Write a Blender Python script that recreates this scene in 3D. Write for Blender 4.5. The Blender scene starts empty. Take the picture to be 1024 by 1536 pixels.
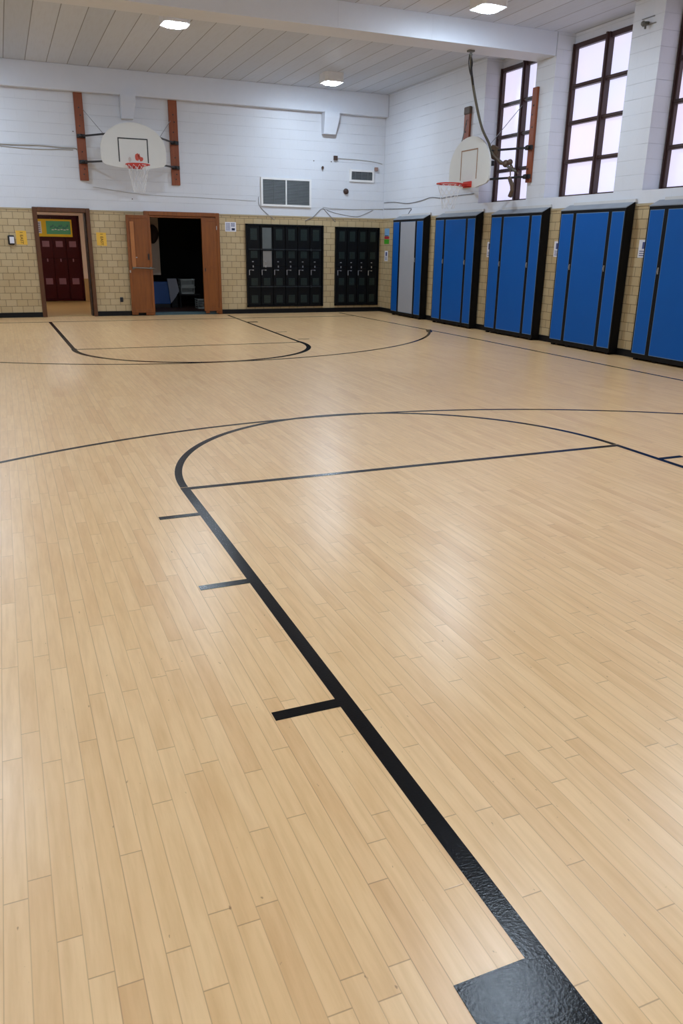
import bpy, bmesh, math, random
from mathutils import Vector, Matrix
random.seed(7)
PI = math.pi
scene = bpy.context.scene
COL = scene.collection

# ------------------------------------------------------------------ materials
class NT:
    def __init__(s, name):
        s.m = bpy.data.materials.new(name); s.m.use_nodes = True
        s.t = s.m.node_tree; s.n = s.t.nodes; s.b = s.n['Principled BSDF']
    def lk(s, a, b): s.t.links.new(a, b)
    def node(s, typ, ins={}, **kw):
        n = s.n.new(typ)
        for k, v in kw.items(): setattr(n, k, v)
        for k, v in ins.items(): s.set(n.inputs[k], v)
        return n
    def set(s, inp, v):
        if isinstance(v, bpy.types.NodeSocket): s.lk(v, inp)
        else:
            if inp.type == 'RGBA' and len(v) == 3: v = (*v, 1)
            inp.default_value = v
    def M(s, op, a, b=0.0, c=0.0, clamp=False):
        n = s.node('ShaderNodeMath', {0: a, 1: b, 2: c}, operation=op, use_clamp=clamp); return n.outputs[0]
    def mix(s, f, a, b, blend='MIX'):
        n = s.node('ShaderNodeMix', data_type='RGBA', blend_type=blend)
        s.set(n.inputs[0], f); s.set(n.inputs[6], a); s.set(n.inputs[7], b); return n.outputs[2]
    def noise(s, vec, scale, detail=2.0, rough=.5):
        return s.node('ShaderNodeTexNoise', {'Vector': vec, 'Scale': scale, 'Detail': detail, 'Roughness': rough}).outputs[0]
    def rand(s, v, dims='1D'):
        n = s.node('ShaderNodeTexWhiteNoise', noise_dimensions=dims)
        s.set(n.inputs['W' if dims == '1D' else 'Vector'], v); return n.outputs[0]
    def xyz(s, obj=False):
        if obj: src = s.node('ShaderNodeTexCoord').outputs['Object']
        else: src = s.node('ShaderNodeNewGeometry').outputs['Position']
        p = s.node('ShaderNodeSeparateXYZ', {0: src}); return src, p.outputs[0], p.outputs[1], p.outputs[2]
    def comb(s, x, y, z=0.0): return s.node('ShaderNodeCombineXYZ', {0: x, 1: y, 2: z}).outputs[0]
    def bump(s, h, strength=.3, dist=.01):
        b = s.node('ShaderNodeBump', {'Height': h, 'Strength': strength, 'Distance': dist}); s.lk(b.outputs[0], s.b.inputs['Normal'])
    def ramp(s, v, lo, hi): return s.node('ShaderNodeMapRange', {0: v, 1: lo, 2: hi}).outputs[0]

def lin(r, g, b):
    f = lambda c: (c/255/12.92) if c/255 <= .04045 else ((c/255+.055)/1.055)**2.4
    return (f(r), f(g), f(b))

def plain(name, col, rough=.5, metal=0.0, vary=.06, scale=6.0, spec=.5, bump=0.0, bscale=60):
    t = NT(name); src, *_ = t.xyz(True)
    n = t.noise(src, scale, 3)
    a = tuple(c*(1-vary) for c in col); b = tuple(min(1, c*(1+vary)) for c in col)
    t.set(t.b.inputs['Base Color'], t.mix(n, a, b))
    t.b.inputs['Roughness'].default_value = rough; t.b.inputs['Metallic'].default_value = metal
    t.b.inputs['Specular IOR Level'].default_value = spec
    if bump: t.bump(t.noise(src, bscale, 3), bump, .004)
    return t.m

def emit(name, col, strength, base=(.8, .8, .8)):
    t = NT(name); t.b.inputs['Base Color'].default_value = (*base, 1)
    t.b.inputs['Emission Color'].default_value = (*col, 1); t.b.inputs['Emission Strength'].default_value = strength
    return t.m

def m_floor():
    t = NT('maple_strip_floor'); src, x, y, z = t.xyz()
    w = .0572
    u = t.M('DIVIDE', x, w); row = t.M('FLOOR', u); fu = t.M('FRACT', u)
    r1 = t.rand(row); r2 = t.rand(t.M('ADD', row, 57.3))
    ln = t.M('ADD', t.M('MULTIPLY', r2, .42), .55)
    v = t.M('DIVIDE', t.M('ADD', y, t.M('MULTIPLY', r1, 3.7)), ln); bid = t.M('FLOOR', v); fv = t.M('FRACT', v)
    rb = t.rand(t.comb(row, bid), '3D'); rc = t.rand(t.comb(row, t.M('ADD', bid, 31.7)), '3D')
    grainv = t.comb(t.M('MULTIPLY', x, 42), t.M('ADD', t.M('MULTIPLY', y, 3.2), t.M('MULTIPLY', rb, 30)), t.M('MULTIPLY', rb, 9))
    g = t.noise(grainv, 1.0, 5, .6)
    g2 = t.noise(t.comb(t.M('MULTIPLY', x, 9), t.M('MULTIPLY', y, 2.2), t.M('MULTIPLY', rb, 20)), 1.0, 3, .6)
    c1 = t.mix(rb, lin(230, 189, 136), lin(236, 197, 146))
    c2 = t.mix(t.ramp(rc, .80, 1.0), c1, lin(225, 182, 130))
    c3 = t.mix(t.ramp(g, .40, .75), c2, t.mix(1.0, c2, (.87, .83, .78), 'MULTIPLY'))
    c4 = t.mix(t.M('MULTIPLY', t.ramp(g2, .42, .68), .6), c3, t.mix(1.0, c3, (.92, .87, .81), 'MULTIPLY'))
    # seams between strips and butt joints
    eu = t.M('MINIMUM', fu, t.M('SUBTRACT', 1.0, fu)); su = t.ramp(eu, .030, .010)
    ev = t.M('MULTIPLY', t.M('MINIMUM', fv, t.M('SUBTRACT', 1.0, fv)), ln); sv = t.ramp(ev, .0022, .0008)
    seam = t.M('MAXIMUM', t.M('MULTIPLY', su, t.M('ADD', t.M('MULTIPLY', r2, .5), .35)), t.M('MULTIPLY', sv, .8))
    c5 = t.mix(t.M('MULTIPLY', seam, .62), c4, lin(100, 62, 36))
    # little mineral streaks
    sp = t.noise(t.comb(t.M('MULTIPLY', x, 60), t.M('MULTIPLY', y, 26)), 1.0, 2, .5)
    c6 = t.mix(t.M('MULTIPLY', t.ramp(sp, .735, .77), .6), c5, lin(120, 78, 48))
    t.set(t.b.inputs['Base Color'], c6)
    big = t.noise(t.comb(t.M('MULTIPLY', x, 1.5), t.M('MULTIPLY', y, 1.0)), 1.0, 2)
    t.set(t.b.inputs['Roughness'], t.M('ADD', .26, t.M('MULTIPLY', big, .09)))
    t.b.inputs['Specular IOR Level'].default_value = .5
    hh = t.M('SUBTRACT', t.M('MULTIPLY', g, .25), seam)
    t.bump(t.M('ADD', hh, t.M('MULTIPLY', t.noise(t.comb(t.M('MULTIPLY', x, 17), t.M('MULTIPLY', y, 6)), 1.0, 2), .9)), .12, .0012)
    return t.m

def m_brick():
    t = NT('glazed_tan_block'); src, x, y, z = t.xyz()
    u = t.M('ADD', x, y)
    br = t.node('ShaderNodeTexBrick', {'Vector': t.comb(u, t.M('SUBTRACT', z, .0995)), 'Color1': lin(196, 176, 138), 'Color2': lin(188, 166, 127),
        'Mortar': lin(112, 96, 68), 'Scale': 1.0, 'Mortar Size': .0045, 'Mortar Smooth': .25, 'Bias': 0.0, 'Brick Width': .2145, 'Row Height': .135})
    br.offset = .5
    n = t.noise(src, 1.3, 4); n2 = t.noise(src, 30, 3)
    c = t.mix(t.M('MULTIPLY', t.ramp(n, .45, .7), .35), br.outputs[0], t.mix(1.0, br.outputs[0], (.94, .86, .74), 'MULTIPLY'))
    c = t.mix(t.M('MULTIPLY', t.ramp(n2, .4, .8), .2), c, t.mix(1.0, c, (.8, .76, .68), 'MULTIPLY'))
    t.set(t.b.inputs['Base Color'], c); t.b.inputs['Roughness'].default_value = .38
    t.bump(t.M('SUBTRACT', 1.0, br.outputs[1]), .6, .006)
    return t.m

def m_block():
    t = NT('white_painted_block'); src, x, y, z = t.xyz()
    u = t.M('ADD', x, y); zz = t.M('SUBTRACT', z, 2.2)
    br = t.node('ShaderNodeTexBrick', {'Vector': t.comb(u, zz), 'Scale': 1.0, 'Mortar Size': .003, 'Mortar Smooth': .6, 'Brick Width': .41, 'Row Height': .2045})
    f = t.M('FRACT', t.M('DIVIDE', t.M('ADD', zz, .003), .2045)); e = t.M('MINIMUM', f, t.M('SUBTRACT', 1.0, f))
    h = t.ramp(e, .028, .006)
    lo = t.noise(t.comb(t.M('MULTIPLY', u, 2.2), t.M('MULTIPLY', z, 5)), 1.0, 3)
    hm = t.M('MULTIPLY', h, t.ramp(lo, .32, .68))
    fine = t.noise(src, 45, 4); patch = t.noise(src, .8, 4)
    c = t.mix(t.ramp(patch, .3, .75), lin(218, 222, 230), lin(210, 213, 219))
    c = t.mix(t.M('MULTIPLY', t.ramp(fine, .5, .9), .12), c, lin(190, 190, 190))
    c = t.mix(t.M('MULTIPLY', hm, .42), c, lin(128, 132, 140))
    c = t.mix(t.M('MULTIPLY', br.outputs[1], .10), c, lin(120, 124, 132))
    t.set(t.b.inputs['Base Color'], c); t.b.inputs['Roughness'].default_value = .42
    hh = t.M('ADD', t.M('MULTIPLY', fine, .25), t.M('MULTIPLY', t.M('MAXIMUM', hm, t.M('MULTIPLY', br.outputs[1], .35)), -1.0))
    t.bump(hh, .55, .008)
    return t.m

def m_ceiling():
    t = NT('white_ceiling_boards'); src, x, y, z = t.xyz()
    u = t.M('DIVIDE', t.M('SUBTRACT', x, .07), .392); f = t.M('FRACT', u); e = t.M('MINIMUM', f, t.M('SUBTRACT', 1.0, f))
    idr = t.rand(t.M('FLOOR', u)); line = t.ramp(e, .022, .008)
    n = t.noise(t.comb(t.M('MULTIPLY', x, 22), t.M('MULTIPLY', y, 2.0)), 1.0, 4, .6)
    c = t.mix(idr, lin(196, 204, 216), lin(206, 213, 224))
    c = t.mix(t.M('MULTIPLY', t.ramp(n, .45, .8), .16), c, lin(156, 156, 158))
    c = t.mix(t.M('MULTIPLY', line, .75), c, lin(92, 88, 86))
    t.set(t.b.inputs['Base Color'], c); t.b.inputs['Roughness'].default_value = .75; t.b.inputs['Specular IOR Level'].default_value = .15
    t.bump(t.M('SUBTRACT', t.M('MULTIPLY', n, .3), line), .5, .006)
    return t.m

def m_wood(name, ca, cb, rough=.45, axis='z'):
    t = NT(name); src, x, y, z = t.xyz(True)
    if axis == 'z': v = t.comb(t.M('MULTIPLY', x, 26), t.M('MULTIPLY', y, 26), t.M('MULTIPLY', z, 2.0))
    else: v = t.comb(t.M('MULTIPLY', x, 2.0), t.M('MULTIPLY', y, 26), t.M('MULTIPLY', z, 26))
    n = t.noise(v, 1.0, 5, .62); n2 = t.noise(src, 2.5, 3)
    c = t.mix(t.ramp(n, .3, .72), ca, cb)
    c = t.mix(t.M('MULTIPLY', t.ramp(n2, .45, .75), .3), c, t.mix(1.0, c, (.7, .62, .55), 'MULTIPLY'))
    t.set(t.b.inputs['Base Color'], c); t.b.inputs['Roughness'].default_value = rough
    t.bump(n, .15, .003)
    return t.m

def m_tape():
    t = NT('black_court_paint'); src, x, y, z = t.xyz()
    n = t.noise(src, 150, 3, .6); n2 = t.noise(t.comb(t.M('MULTIPLY', x, 95), t.M('MULTIPLY', y, 130)), 1.0, 3, .6)
    t.set(t.b.inputs['Base Color'], t.mix(n, (.0018, .002, .003), (.003, .0035, .005)))
    t.b.inputs['Specular IOR Level'].default_value = .17
    t.set(t.b.inputs['Roughness'], t.M('ADD', .15, t.M('MULTIPLY', n, .08)))
    t.bump(t.M('ADD', t.M('MULTIPLY', n2, 1.0), t.M('MULTIPLY', n, .3)), .42, .0012)
    return t.m

def m_glass():
    # frosted, daylight-filled security glazing: glows with the overcast sky behind it
    t = NT('frosted_daylit_glass'); src, x, y, z = t.xyz()
    n = t.noise(src, 1.1, 3); n2 = t.noise(src, .7, 2)
    c = t.mix(t.ramp(n, .3, .7), (.70, .70, .97), (.82, .72, .90))
    c = t.mix(t.M('MULTIPLY', t.ramp(n2, .45, .7), .5), c, (.70, .76, 1.0))
    t.b.inputs['Base Color'].default_value = (.3, .3, .33, 1); t.b.inputs['Roughness'].default_value = .3
    t.set(t.b.inputs['Emission Color'], c); t.b.inputs['Emission Strength'].default_value = WIN_E
    return t.m

WIN_E = 1.0
LAMP_E = 250.0
MT = dict(
 floor=m_floor(), brick=m_brick(), block=m_block(), ceil=m_ceiling(), tape=m_tape(), glass=m_glass(),
 beam=plain('white_beam_paint', lin(214, 219, 229), .5, vary=.03, bump=.25, bscale=18),
 base=plain('black_rubber_base', lin(12, 13, 16), .45, spec=.25),
 cap=plain('tan_cap_course', lin(176, 160, 128), .45),
 brown=m_wood('brown_painted_wood', lin(98, 58, 24), lin(80, 44, 16), .45),
 orange=m_wood('orange_varnished_wood', lin(142, 80, 24), lin(118, 62, 16), .4),
 orange2=m_wood('light_varnished_wood', lin(186, 120, 66), lin(160, 98, 50), .4),
 post=m_wood('red_brown_post', lin(146, 76, 40), lin(120, 58, 28), .5),
 winframe=plain('dark_brown_steel', lin(62, 40, 36), .45),
 black=plain('black_metal', lin(20, 20, 22), .42),
 blackm=plain('black_cabinet_metal', lin(7, 7, 9), .45, spec=.2),
 blue=plain('blue_laminate', lin(10, 84, 162), .5, spec=.18, vary=.05, scale=3),
 grey=plain('grey_laminate', lin(158, 160, 166), .55, vary=.03),
 dust_sheen=plain('dusty_metal_painted_sheen', lin(128, 136, 146), .35, vary=.3, scale=3),  # dusty grey, lightened and blued to paint in a reflection on the slope
 trimc=plain('grey_white_flashing', lin(206, 205, 204), .5, vary=.1),
 chrome=plain('chrome_metal', lin(190, 190, 190), .3, metal=.8),
 board=plain('white_backboard', lin(213, 213, 208), .45, vary=.03),
 tan=plain('tan_line_paint', lin(150, 116, 84), .5),
 linek=plain('black_line_paint', lin(36, 40, 40), .5),
 rim=plain('orange_red_rim', lin(196, 44, 26), .4),
 decal=plain('red_decal', lin(196, 74, 52), .5, vary=.25, scale=60),
 faint=plain('faded_decal', lin(196, 188, 180), .6),
 net=plain('white_net_cord', lin(222, 222, 222), .7),
 steel=plain('dull_grey_steel', lin(112, 112, 106), .4, metal=.5),
 pipe=plain('weathered_pipe', lin(92, 90, 80), .5, metal=.2),
 rust=plain('rusty_fitting', lin(84, 66, 50), .6, vary=.3, scale=30),
 lens=emit('lamp_lens', (.70, .84, 1.0), LAMP_E),
 hlens=emit('hall_lamp_lens', (1.0, .95, .88), 24.0),
 fixture=plain('white_fixture', lin(228, 228, 228), .4),
 locker=plain('dark_green_locker', lin(8, 11, 14), .4, spec=.2),
 lvent=plain('green_locker_vent', lin(24, 40, 37), .35, vary=.3, scale=12),
 lgrey=plain('grey_locker_panel', lin(92, 98, 98), .4, vary=.15),
 lgrey2=plain('light_grey_locker_panel', lin(128, 126, 122), .4, vary=.1),
 bar=plain('dark_security_bar', lin(60, 66, 70), .35, metal=.6),
 maroon=plain('maroon_locker', lin(62, 6, 11), .4, spec=.2, vary=.1),
 mvent=plain('pinkish_locker_card', lin(140, 96, 108), .5),
 cream=plain('cream_paint', lin(226, 205, 186), .5),
 htan=plain('tan_hall_floor', lin(186, 152, 100), .35, vary=.12, scale=2.5),
 yellow=plain('yellow_paper', lin(232, 184, 70), .7, vary=.05),
 pyellow=plain('yellow_border', lin(226, 190, 30), .6, vary=.1),
 pgreen=plain('green_paper', lin(84, 168, 128), .6, vary=.15, scale=5),
 ink=plain('dark_ink', lin(52, 36, 30), .7),
 inkblue=plain('blue_ink', lin(70, 80, 130), .7, vary=.3, scale=80),
 navy=plain('navy_ink', lin(30, 40, 76), .7),
 white=plain('white_paper', lin(226, 226, 234), .7, vary=.03),
 skyp=plain('light_blue_print', lin(120, 168, 210), .6, vary=.2, scale=40),
 redp=plain('red_print', lin(176, 44, 58), .6),
 greenp=plain('green_print', lin(64, 160, 34), .6, vary=.2, scale=50),
 ventdark=plain('vent_backing', lin(50, 54, 56), .7),
 slat=plain('vent_slat', lin(104, 108, 110), .5),
 outlet=plain('navy_outlet', lin(24, 30, 48), .4),
 matblue=plain('navy_gym_mat', lin(38, 84, 150), .5),
 matgrey=plain('grey_cover', lin(150, 150, 160), .7),
 crate=plain('grey_plastic_crate', lin(176, 180, 176), .5),
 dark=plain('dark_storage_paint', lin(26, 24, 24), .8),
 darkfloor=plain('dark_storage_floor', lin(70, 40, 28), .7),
 jamb=plain('jamb_painted_shade', lin(52, 34, 24), .5),  # shade on the inner jamb, put into the colour
 edge=plain('panel_edge_band', lin(96, 128, 160), .5),
 teal=plain('teal_painted_sill', lin(56, 84, 92), .4),
 cable=plain('painted_cable', lin(168, 166, 162), .5),
 cable2=plain('grey_cable', lin(128, 130, 134), .5),
 brownbox=plain('dark_brown_box', lin(70, 50, 42), .6),
 pink=plain('pinkish_brown_plastic', lin(150, 122, 112), .6),
)

# ------------------------------------------------------------------ geometry helpers
class MB:
    def __init__(s): s.v = []; s.f = []; s.mi = []; s.cur = 0
    def add(s, vs, fs):
        o = len(s.v); s.v += [Vector(v) for v in vs]
        for f in fs: s.f.append([o+i for i in f]); s.mi.append(s.cur)
        return s
    def box(s, a, b):
        x0, x1 = sorted((a[0], b[0])); y0, y1 = sorted((a[1], b[1])); z0, z1 = sorted((a[2], b[2]))
        vs = [(x0,y0,z0),(x1,y0,z0),(x1,y1,z0),(x0,y1,z0),(x0,y0,z1),(x1,y0,z1),(x1,y1,z1),(x0,y1,z1)]
        return s.add(vs, [(0,3,2,1),(4,5,6,7),(0,1,5,4),(1,2,6,5),(2,3,7,6),(3,0,4,7)])
    def prism(s, pts, off):
        """polygon pts (3D, planar) extruded by vector off"""
        n = len(pts); off = Vector(off); P = [Vector(p) for p in pts]
        vs = P + [p+off for p in P]
        fs = [list(range(n))[::-1], list(range(n, 2*n))] + [(i, (i+1) % n, n+(i+1) % n, n+i) for i in range(n)]
        return s.add(vs, fs)
    def tube(s, pts, r, seg=8, rs=None, cap=True):
        P = [Vector(p) for p in pts]; n = len(P); vs = []; fs = []
        up = None
        for i, p in enumerate(P):
            d = (P[min(i+1, n-1)]-P[max(i-1, 0)]).normalized()
            if up is None: up = Vector((0, 0, 1)) if abs(d.z) < .9 else Vector((1, 0, 0))
            a = (up - d*up.dot(d)).normalized(); b = d.cross(a); up = a
            rr = rs[i] if rs else r
            for k in range(seg):
                t = 2*PI*k/seg; vs.append(p + a*math.cos(t)*rr + b*math.sin(t)*rr)
        for i in range(n-1):
            for k in range(seg):
                fs.append((i*seg+k, i*seg+(k+1) % seg, (i+1)*seg+(k+1) % seg, (i+1)*seg+k))
        if cap: fs += [list(range(seg))[::-1], list(range((n-1)*seg, n*seg))]
        return s.add(vs, fs)
    def torus(s, c, R, r, X, Y, n=36, m=8, a0=0, a1=2*PI):
        c = Vector(c); X = Vector(X); Y = Vector(Y); Z = X.cross(Y); vs = []; fs = []
        full = abs(a1-a0-2*PI) < 1e-6; N = n if full else n+1
        for i in range(N):
            t = a0+(a1-a0)*i/n; d = X*math.cos(t)+Y*math.sin(t)
            for k in range(m):
                q = 2*PI*k/m; vs.append(c + d*(R+r*math.cos(q)) + Z*r*math.sin(q))
        for i in range(n if full else n):
            for k in range(m):
                j = (i+1) % N; fs.append((i*m+k, j*m+k, j*m+(k+1) % m, i*m+(k+1) % m))
        return s.add(vs, fs)
    def ball(s, c, r, n=10):
        c = Vector(c); vs = []; fs = []
        for i in range(n+1):
            a = PI*i/n
            for k in range(n): b = 2*PI*k/n; vs.append(c+Vector((math.sin(a)*math.cos(b)*r, math.sin(a)*math.sin(b)*r, math.cos(a)*r)))
        for i in range(n):
            for k in range(n): fs.append((i*n+k, (i+1)*n+k, (i+1)*n+(k+1) % n, i*n+(k+1) % n))
        return s.add(vs, fs)

def spline(pts, k=6):
    P = [Vector(p) for p in pts]; out = []
    for i in range(len(P)-1):
        p0 = P[max(i-1, 0)]; p1 = P[i]; p2 = P[i+1]; p3 = P[min(i+2, len(P)-1)]
        for j in range(k):
            t = j/k
            out.append(.5*((2*p1)+(-p0+p2)*t+(2*p0-5*p1+4*p2-p3)*t*t+(-p0+3*p1-3*p2+p3)*t**3))
    out.append(P[-1]); return out

ORG = {}
def link(name, mb, mat, org, parent=None, smooth=False, bevel=0.0):
    me = bpy.data.meshes.new(name); o = Vector(org)
    me.from_pydata([tuple(v-o) for v in mb.v], [], mb.f)
    mats = mat if isinstance(mat, (list, tuple)) else [mat]
    for m in mats: me.materials.append(MT[m])
    for p, mi in zip(me.polygons, mb.mi): p.material_index = mi if len(mats) > 1 else 0
    bm = bmesh.new(); bm.from_mesh(me); bmesh.ops.recalc_face_normals(bm, faces=bm.faces)
    bm.to_mesh(me); bm.free()
    ob = bpy.data.objects.new(name, me); COL.objects.link(ob)
    if smooth:
        for p in me.polygons: p.use_smooth = True
    if bevel:
        b = ob.modifiers.new('bevel', 'BEVEL'); b.width = bevel; b.segments = 2; b.limit_method = 'ANGLE'
    if parent: ob.parent = parent
    else: ob.location = o
    ORG[ob.name] = o
    return ob

def tag(o, label, cat=None, group=None, kind=None):
    o['label'] = label
    if cat: o['category'] = cat
    if group: o['group'] = group
    if kind: o['kind'] = kind
    return o

def thing(name, loc, label, cat, group=None, kind=None):
    o = bpy.data.objects.new(name, None); COL.objects.link(o); o.location = loc; o.empty_display_size = .1
    ORG[o.name] = Vector(loc); return tag(o, label, cat, group, kind)

def part(name, mb, mat, parent, label=None, **kw):
    o = link(name, mb, mat, ORG[parent.name], parent, **kw)
    if label: o['label'] = label
    return o

def struct(name, mb, mat, label, cat, org=(0, 0, 0), **kw):
    return tag(link(name, mb, mat, org, **kw), label, cat, kind='structure')

def single(name, mb, mat, org, label, cat, group=None, **kw):
    return tag(link(name, mb, mat, org, **kw), label, cat, group)

def text_mb(txt, size, M, depth=.001):
    cu = bpy.data.curves.new('lettering', 'FONT'); cu.body = txt; cu.size = size; cu.extrude = depth; cu.align_x = 'CENTER'; cu.align_y = 'CENTER'
    cu.resolution_u = 2
    ob = bpy.data.objects.new('lettering', cu); COL.objects.link(ob)
    dg = bpy.context.evaluated_depsgraph_get(); me = bpy.data.meshes.new_from_object(ob.evaluated_get(dg))
    mb = MB(); mb.add([M @ v.co for v in me.vertices], [list(p.vertices) for p in me.polygons])
    bpy.data.objects.remove(ob); bpy.data.meshes.remove(me); bpy.data.curves.remove(cu)
    return mb

# ------------------------------------------------------------------ room dimensions
D, R, L, F0, CZ, WZ = 18.455, 8.76, -3.4, -1.3, 4.90, 2.20
RX = 9.10            # plane of the window frames, behind the wall face
OUT = 9.35

# floor and its painted markings
floor = struct('floor', MB().box((L, F0, -.12), (R, D, 0)), 'floor', 'light maple strip gymnasium floor with black court lines', 'floor')
ZC = [.0010]
def strip(name, a, b, w, lab=None, z=.0012):
    ZC[0] += .00006; z = ZC[0]
    a = Vector((*a, 0)); b = Vector((*b, 0)); d = (b-a).normalized(); n = Vector((-d.y, d.x, 0))*w/2
    return part(name, MB().prism([a-n, b-n, b+n, a+n], (0, 0, z)), 'tape', floor, lab)
def arc(name, c, r, w, a0, a1, lab=None, n=90, z=.0012, ry=None):
    ZC[0] += .00006; z = ZC[0]
    ry = ry or r; vs = []; fs = []
    for i in range(n+1):
        t = math.radians(a0+(a1-a0)*i/n)
        for (q, zz) in ((-w/2, 0), (w/2, 0), (w/2, z), (-w/2, z)):
            vs.append((c[0]+(r+q)*math.cos(t), c[1]+(ry+q)*math.sin(t), zz))
    for i in range(n):
        for k in range(4): fs.append((i*4+k, i*4+(k+1) % 4, i*4+4+(k+1) % 4, i*4+4+k))
    fs += [(0, 1, 2, 3), (n*4+3, n*4+2, n*4+1, n*4)]
    return part(name, MB().add(vs, fs), 'tape', floor, lab)
w = .052
strip('lane_line', (.960, F0+.5), (.960, 4.98), .058, 'thick black lane line running through the foreground')
strip('lane_line', (4.585, F0+.5), (4.585, 4.98), w, 'black lane line on the right of the near key')
strip('free_throw_line', (.96, 4.955), (4.585, 4.955), w, 'black free throw line of the near key')
arc('free_throw_arc', (2.772, 4.99), 1.812, w, 0, 180, 'black half circle at the top of the near key', ry=1.875)
arc('three_point_arc', (2.77, .80), 6.03, .045, 12, 168, 'wide black three point arc across the middle of the floor')
for yy in (4.415, 3.355, 2.215): strip('lane_mark', (.932, yy), (.692, yy), .052)
for yy in (4.49, 3.40, 2.25): strip('lane_mark', (4.61, yy), (4.83, yy), .05)
strip('lane_block', (.936, .93), (.742, .93), .305, 'large black block beside the near lane line')
strip('lane_block', (4.61, .93), (4.80, .93), .305)
# far key
strip('lane_line', (.775, 17.25), (.865, 12.72), .062, 'black lane line on the left of the far key')
strip('lane_line', (4.70, 18.10), (4.52, 12.72), w, 'black lane line on the right of the far key')
strip('free_throw_line', (.86, 12.60), (4.53, 12.60), .045, 'thin black free throw line of the far key')
arc('free_throw_arc', (2.695, 12.56), 1.828, .075, 175, 365, 'black half circle at the top of the far key', ry=1.85)
arc('three_point_arc', (2.70, 16.12), 5.45, .05, 190, 336.5, 'black three point arc of the far key', n=140)
arc('arc_end', (2.70, 16.12), 5.45, .11, 331.5, 336.6, 'thick end of the far three point arc', n=12)
strip('lane_block', (4.66, 16.33), (4.88, 16.31), .13)
for yy in (14.25, 13.03): strip('lane_mark', (4.62, yy), (4.83, yy), .03)
strip('baseline', (L, 17.24), (7.55, 17.28), .045, 'thin black baseline in front of the far wall')
part('sideline', MB().prism([(7.50, 18.2, 0), (7.72, 12.0, 0), (7.765, 7.4, 0), (7.775, F0, 0), (7.825, F0, 0), (7.815, 7.4, 0), (7.77, 12.0, 0), (7.55, 18.2, 0)], (0, 0, .0012)), 'tape', floor, 'black sideline along the blue cabinets')

# ceiling and beams
struct('ceiling', MB().box((L, F0, CZ), (OUT, D, CZ+.15)), 'ceil', 'white painted board ceiling with dark joints', 'ceiling')
def beam(n, y0, y1, lab, z0=4.555):
    m = MB().box((L, y0, z0), (R, y1, CZ))
    for x in (2.3, 4.9, 6.45): m.box((x, y0-.004, z0), (x+.018, y0, CZ))
    struct('trim_%d' % n, m, 'beam', lab, 'beam', bevel=.012)
beam(1, 12.03, 12.54, 'white painted ceiling beam crossing overhead to the window wall')
beam(2, 6.2, 6.7, 'white painted ceiling beam nearer the camera, out of view above')
beam(3, .2, .7, 'white painted ceiling beam behind the camera')
struct('trim_4', MB().box((L, 18.29, 4.43), (R, D, CZ)), 'beam', 'white beam along the top of the far wall', 'beam', bevel=.01)
def corbel(n, x0, x1, z0, z1, lab):
    p = [(x0, 18.30, z1), (x0, 18.30, z1-.12), (x0+.0, 18.34, z0), (x0, D, z0), (x0, D, z1)]
    m = MB(); dx = x1-x0
    vs = [(x0, 18.22, z1), (x1, 18.22, z1), (x1, D, z1), (x0, D, z1), (x0, 18.22, z1-.12), (x1, 18.22, z1-.12), (x1, D, z1-.12), (x0, D, z1-.12),
          (x0+.01, 18.31, z0), (x1-.06, 18.31, z0), (x1-.06, D, z0), (x0+.01, D, z0)]
    m.add(vs, [(0,1,2,3), (0,4,5,1), (1,5,6,2), (3,7,4,0), (4,8,9,5), (5,9,10,6), (7,11,8,4), (8,11,10,9)])
    struct('trim_%d' % n, m, 'beam', lab, 'corbel', org=(x0, D, z0))
corbel(5, 2.625, 2.93, 4.00, 4.44, 'white tapered corbel above the far backboard')
corbel(6, 7.13, 7.49, 3.985, 4.44, 'white tapered corbel under the beam near the right corner')

# far wall: tan block below, white block above, with two doorways
T = .22
D1 = (.79, 1.765, 2.14); D2 = (3.07, 4.56, 2.14)
m = MB(); y1 = D+T
m.cur = 0
for a, b in ((L, D1[0]), (D1[1], D2[0]), (D2[1], R)): m.box((a, D, 0), (b, y1, WZ))
for d in (D1, D2): m.box((d[0], D, d[2]), (d[1], y1, WZ))
m.cur = 1; m.box((L, D+.006, WZ), (OUT, y1, CZ+.1))
struct('wall_back', m, ['brick', 'block'], 'far wall of tan glazed block with white painted block above', 'wall')
m = MB()
for a, b in ((L, .70), (1.84, 2.97), (4.66, R-.03)): m.box((a, D-.012, WZ-.028), (b, D, WZ+.004))
struct('trim_7', m, 'cap', 'narrow tan cap course on the far wall between white and tan block', 'trim')
# right wall with deep window bays
BAYS = [(12.54, 14.13), (10.27, 12.02), (8.0, 9.66), (5.72, 7.40), (3.45, 5.12), (1.18, 2.85), (-1.1, .58)]
m = MB(); m.cur = 0
m.box((R, F0, 0), (OUT, D, WZ)); m.cur = 1
m.box((R+.006, F0, WZ), (OUT, D, 2.385))
prev = D
for a, b in BAYS:
    m.box((R+.006, b, 2.385), (OUT, prev, CZ)); prev = a
m.box((R+.006, F0, 2.385), (OUT, prev, CZ))
for a, b in BAYS: m.box((RX+.02, a, 4.745), (OUT, b, CZ))
struct('wall_right', m, ['brick', 'block'], 'window wall of tan block below and white block pilasters above', 'wall')
struct('trim_8', MB().box((R-.012, F0, WZ-.028), (R+.006, D, WZ+.004)), 'cap', 'narrow tan cap course along the window wall', 'trim')
m = MB(); m.cur = 0; m.box((L-T, F0, 0), (L, D, WZ)); m.cur = 1; m.box((L-T, F0, WZ), (L-.006, D, CZ))
struct('wall_left', m, ['brick', 'block'], 'left wall of tan and white block outside the picture', 'wall')
m = MB(); m.cur = 0; m.box((L-T, F0-T, 0), (OUT, F0, WZ)); m.cur = 1; m.box((L-T, F0-T, WZ), (OUT, F0-.006, CZ))
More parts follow.
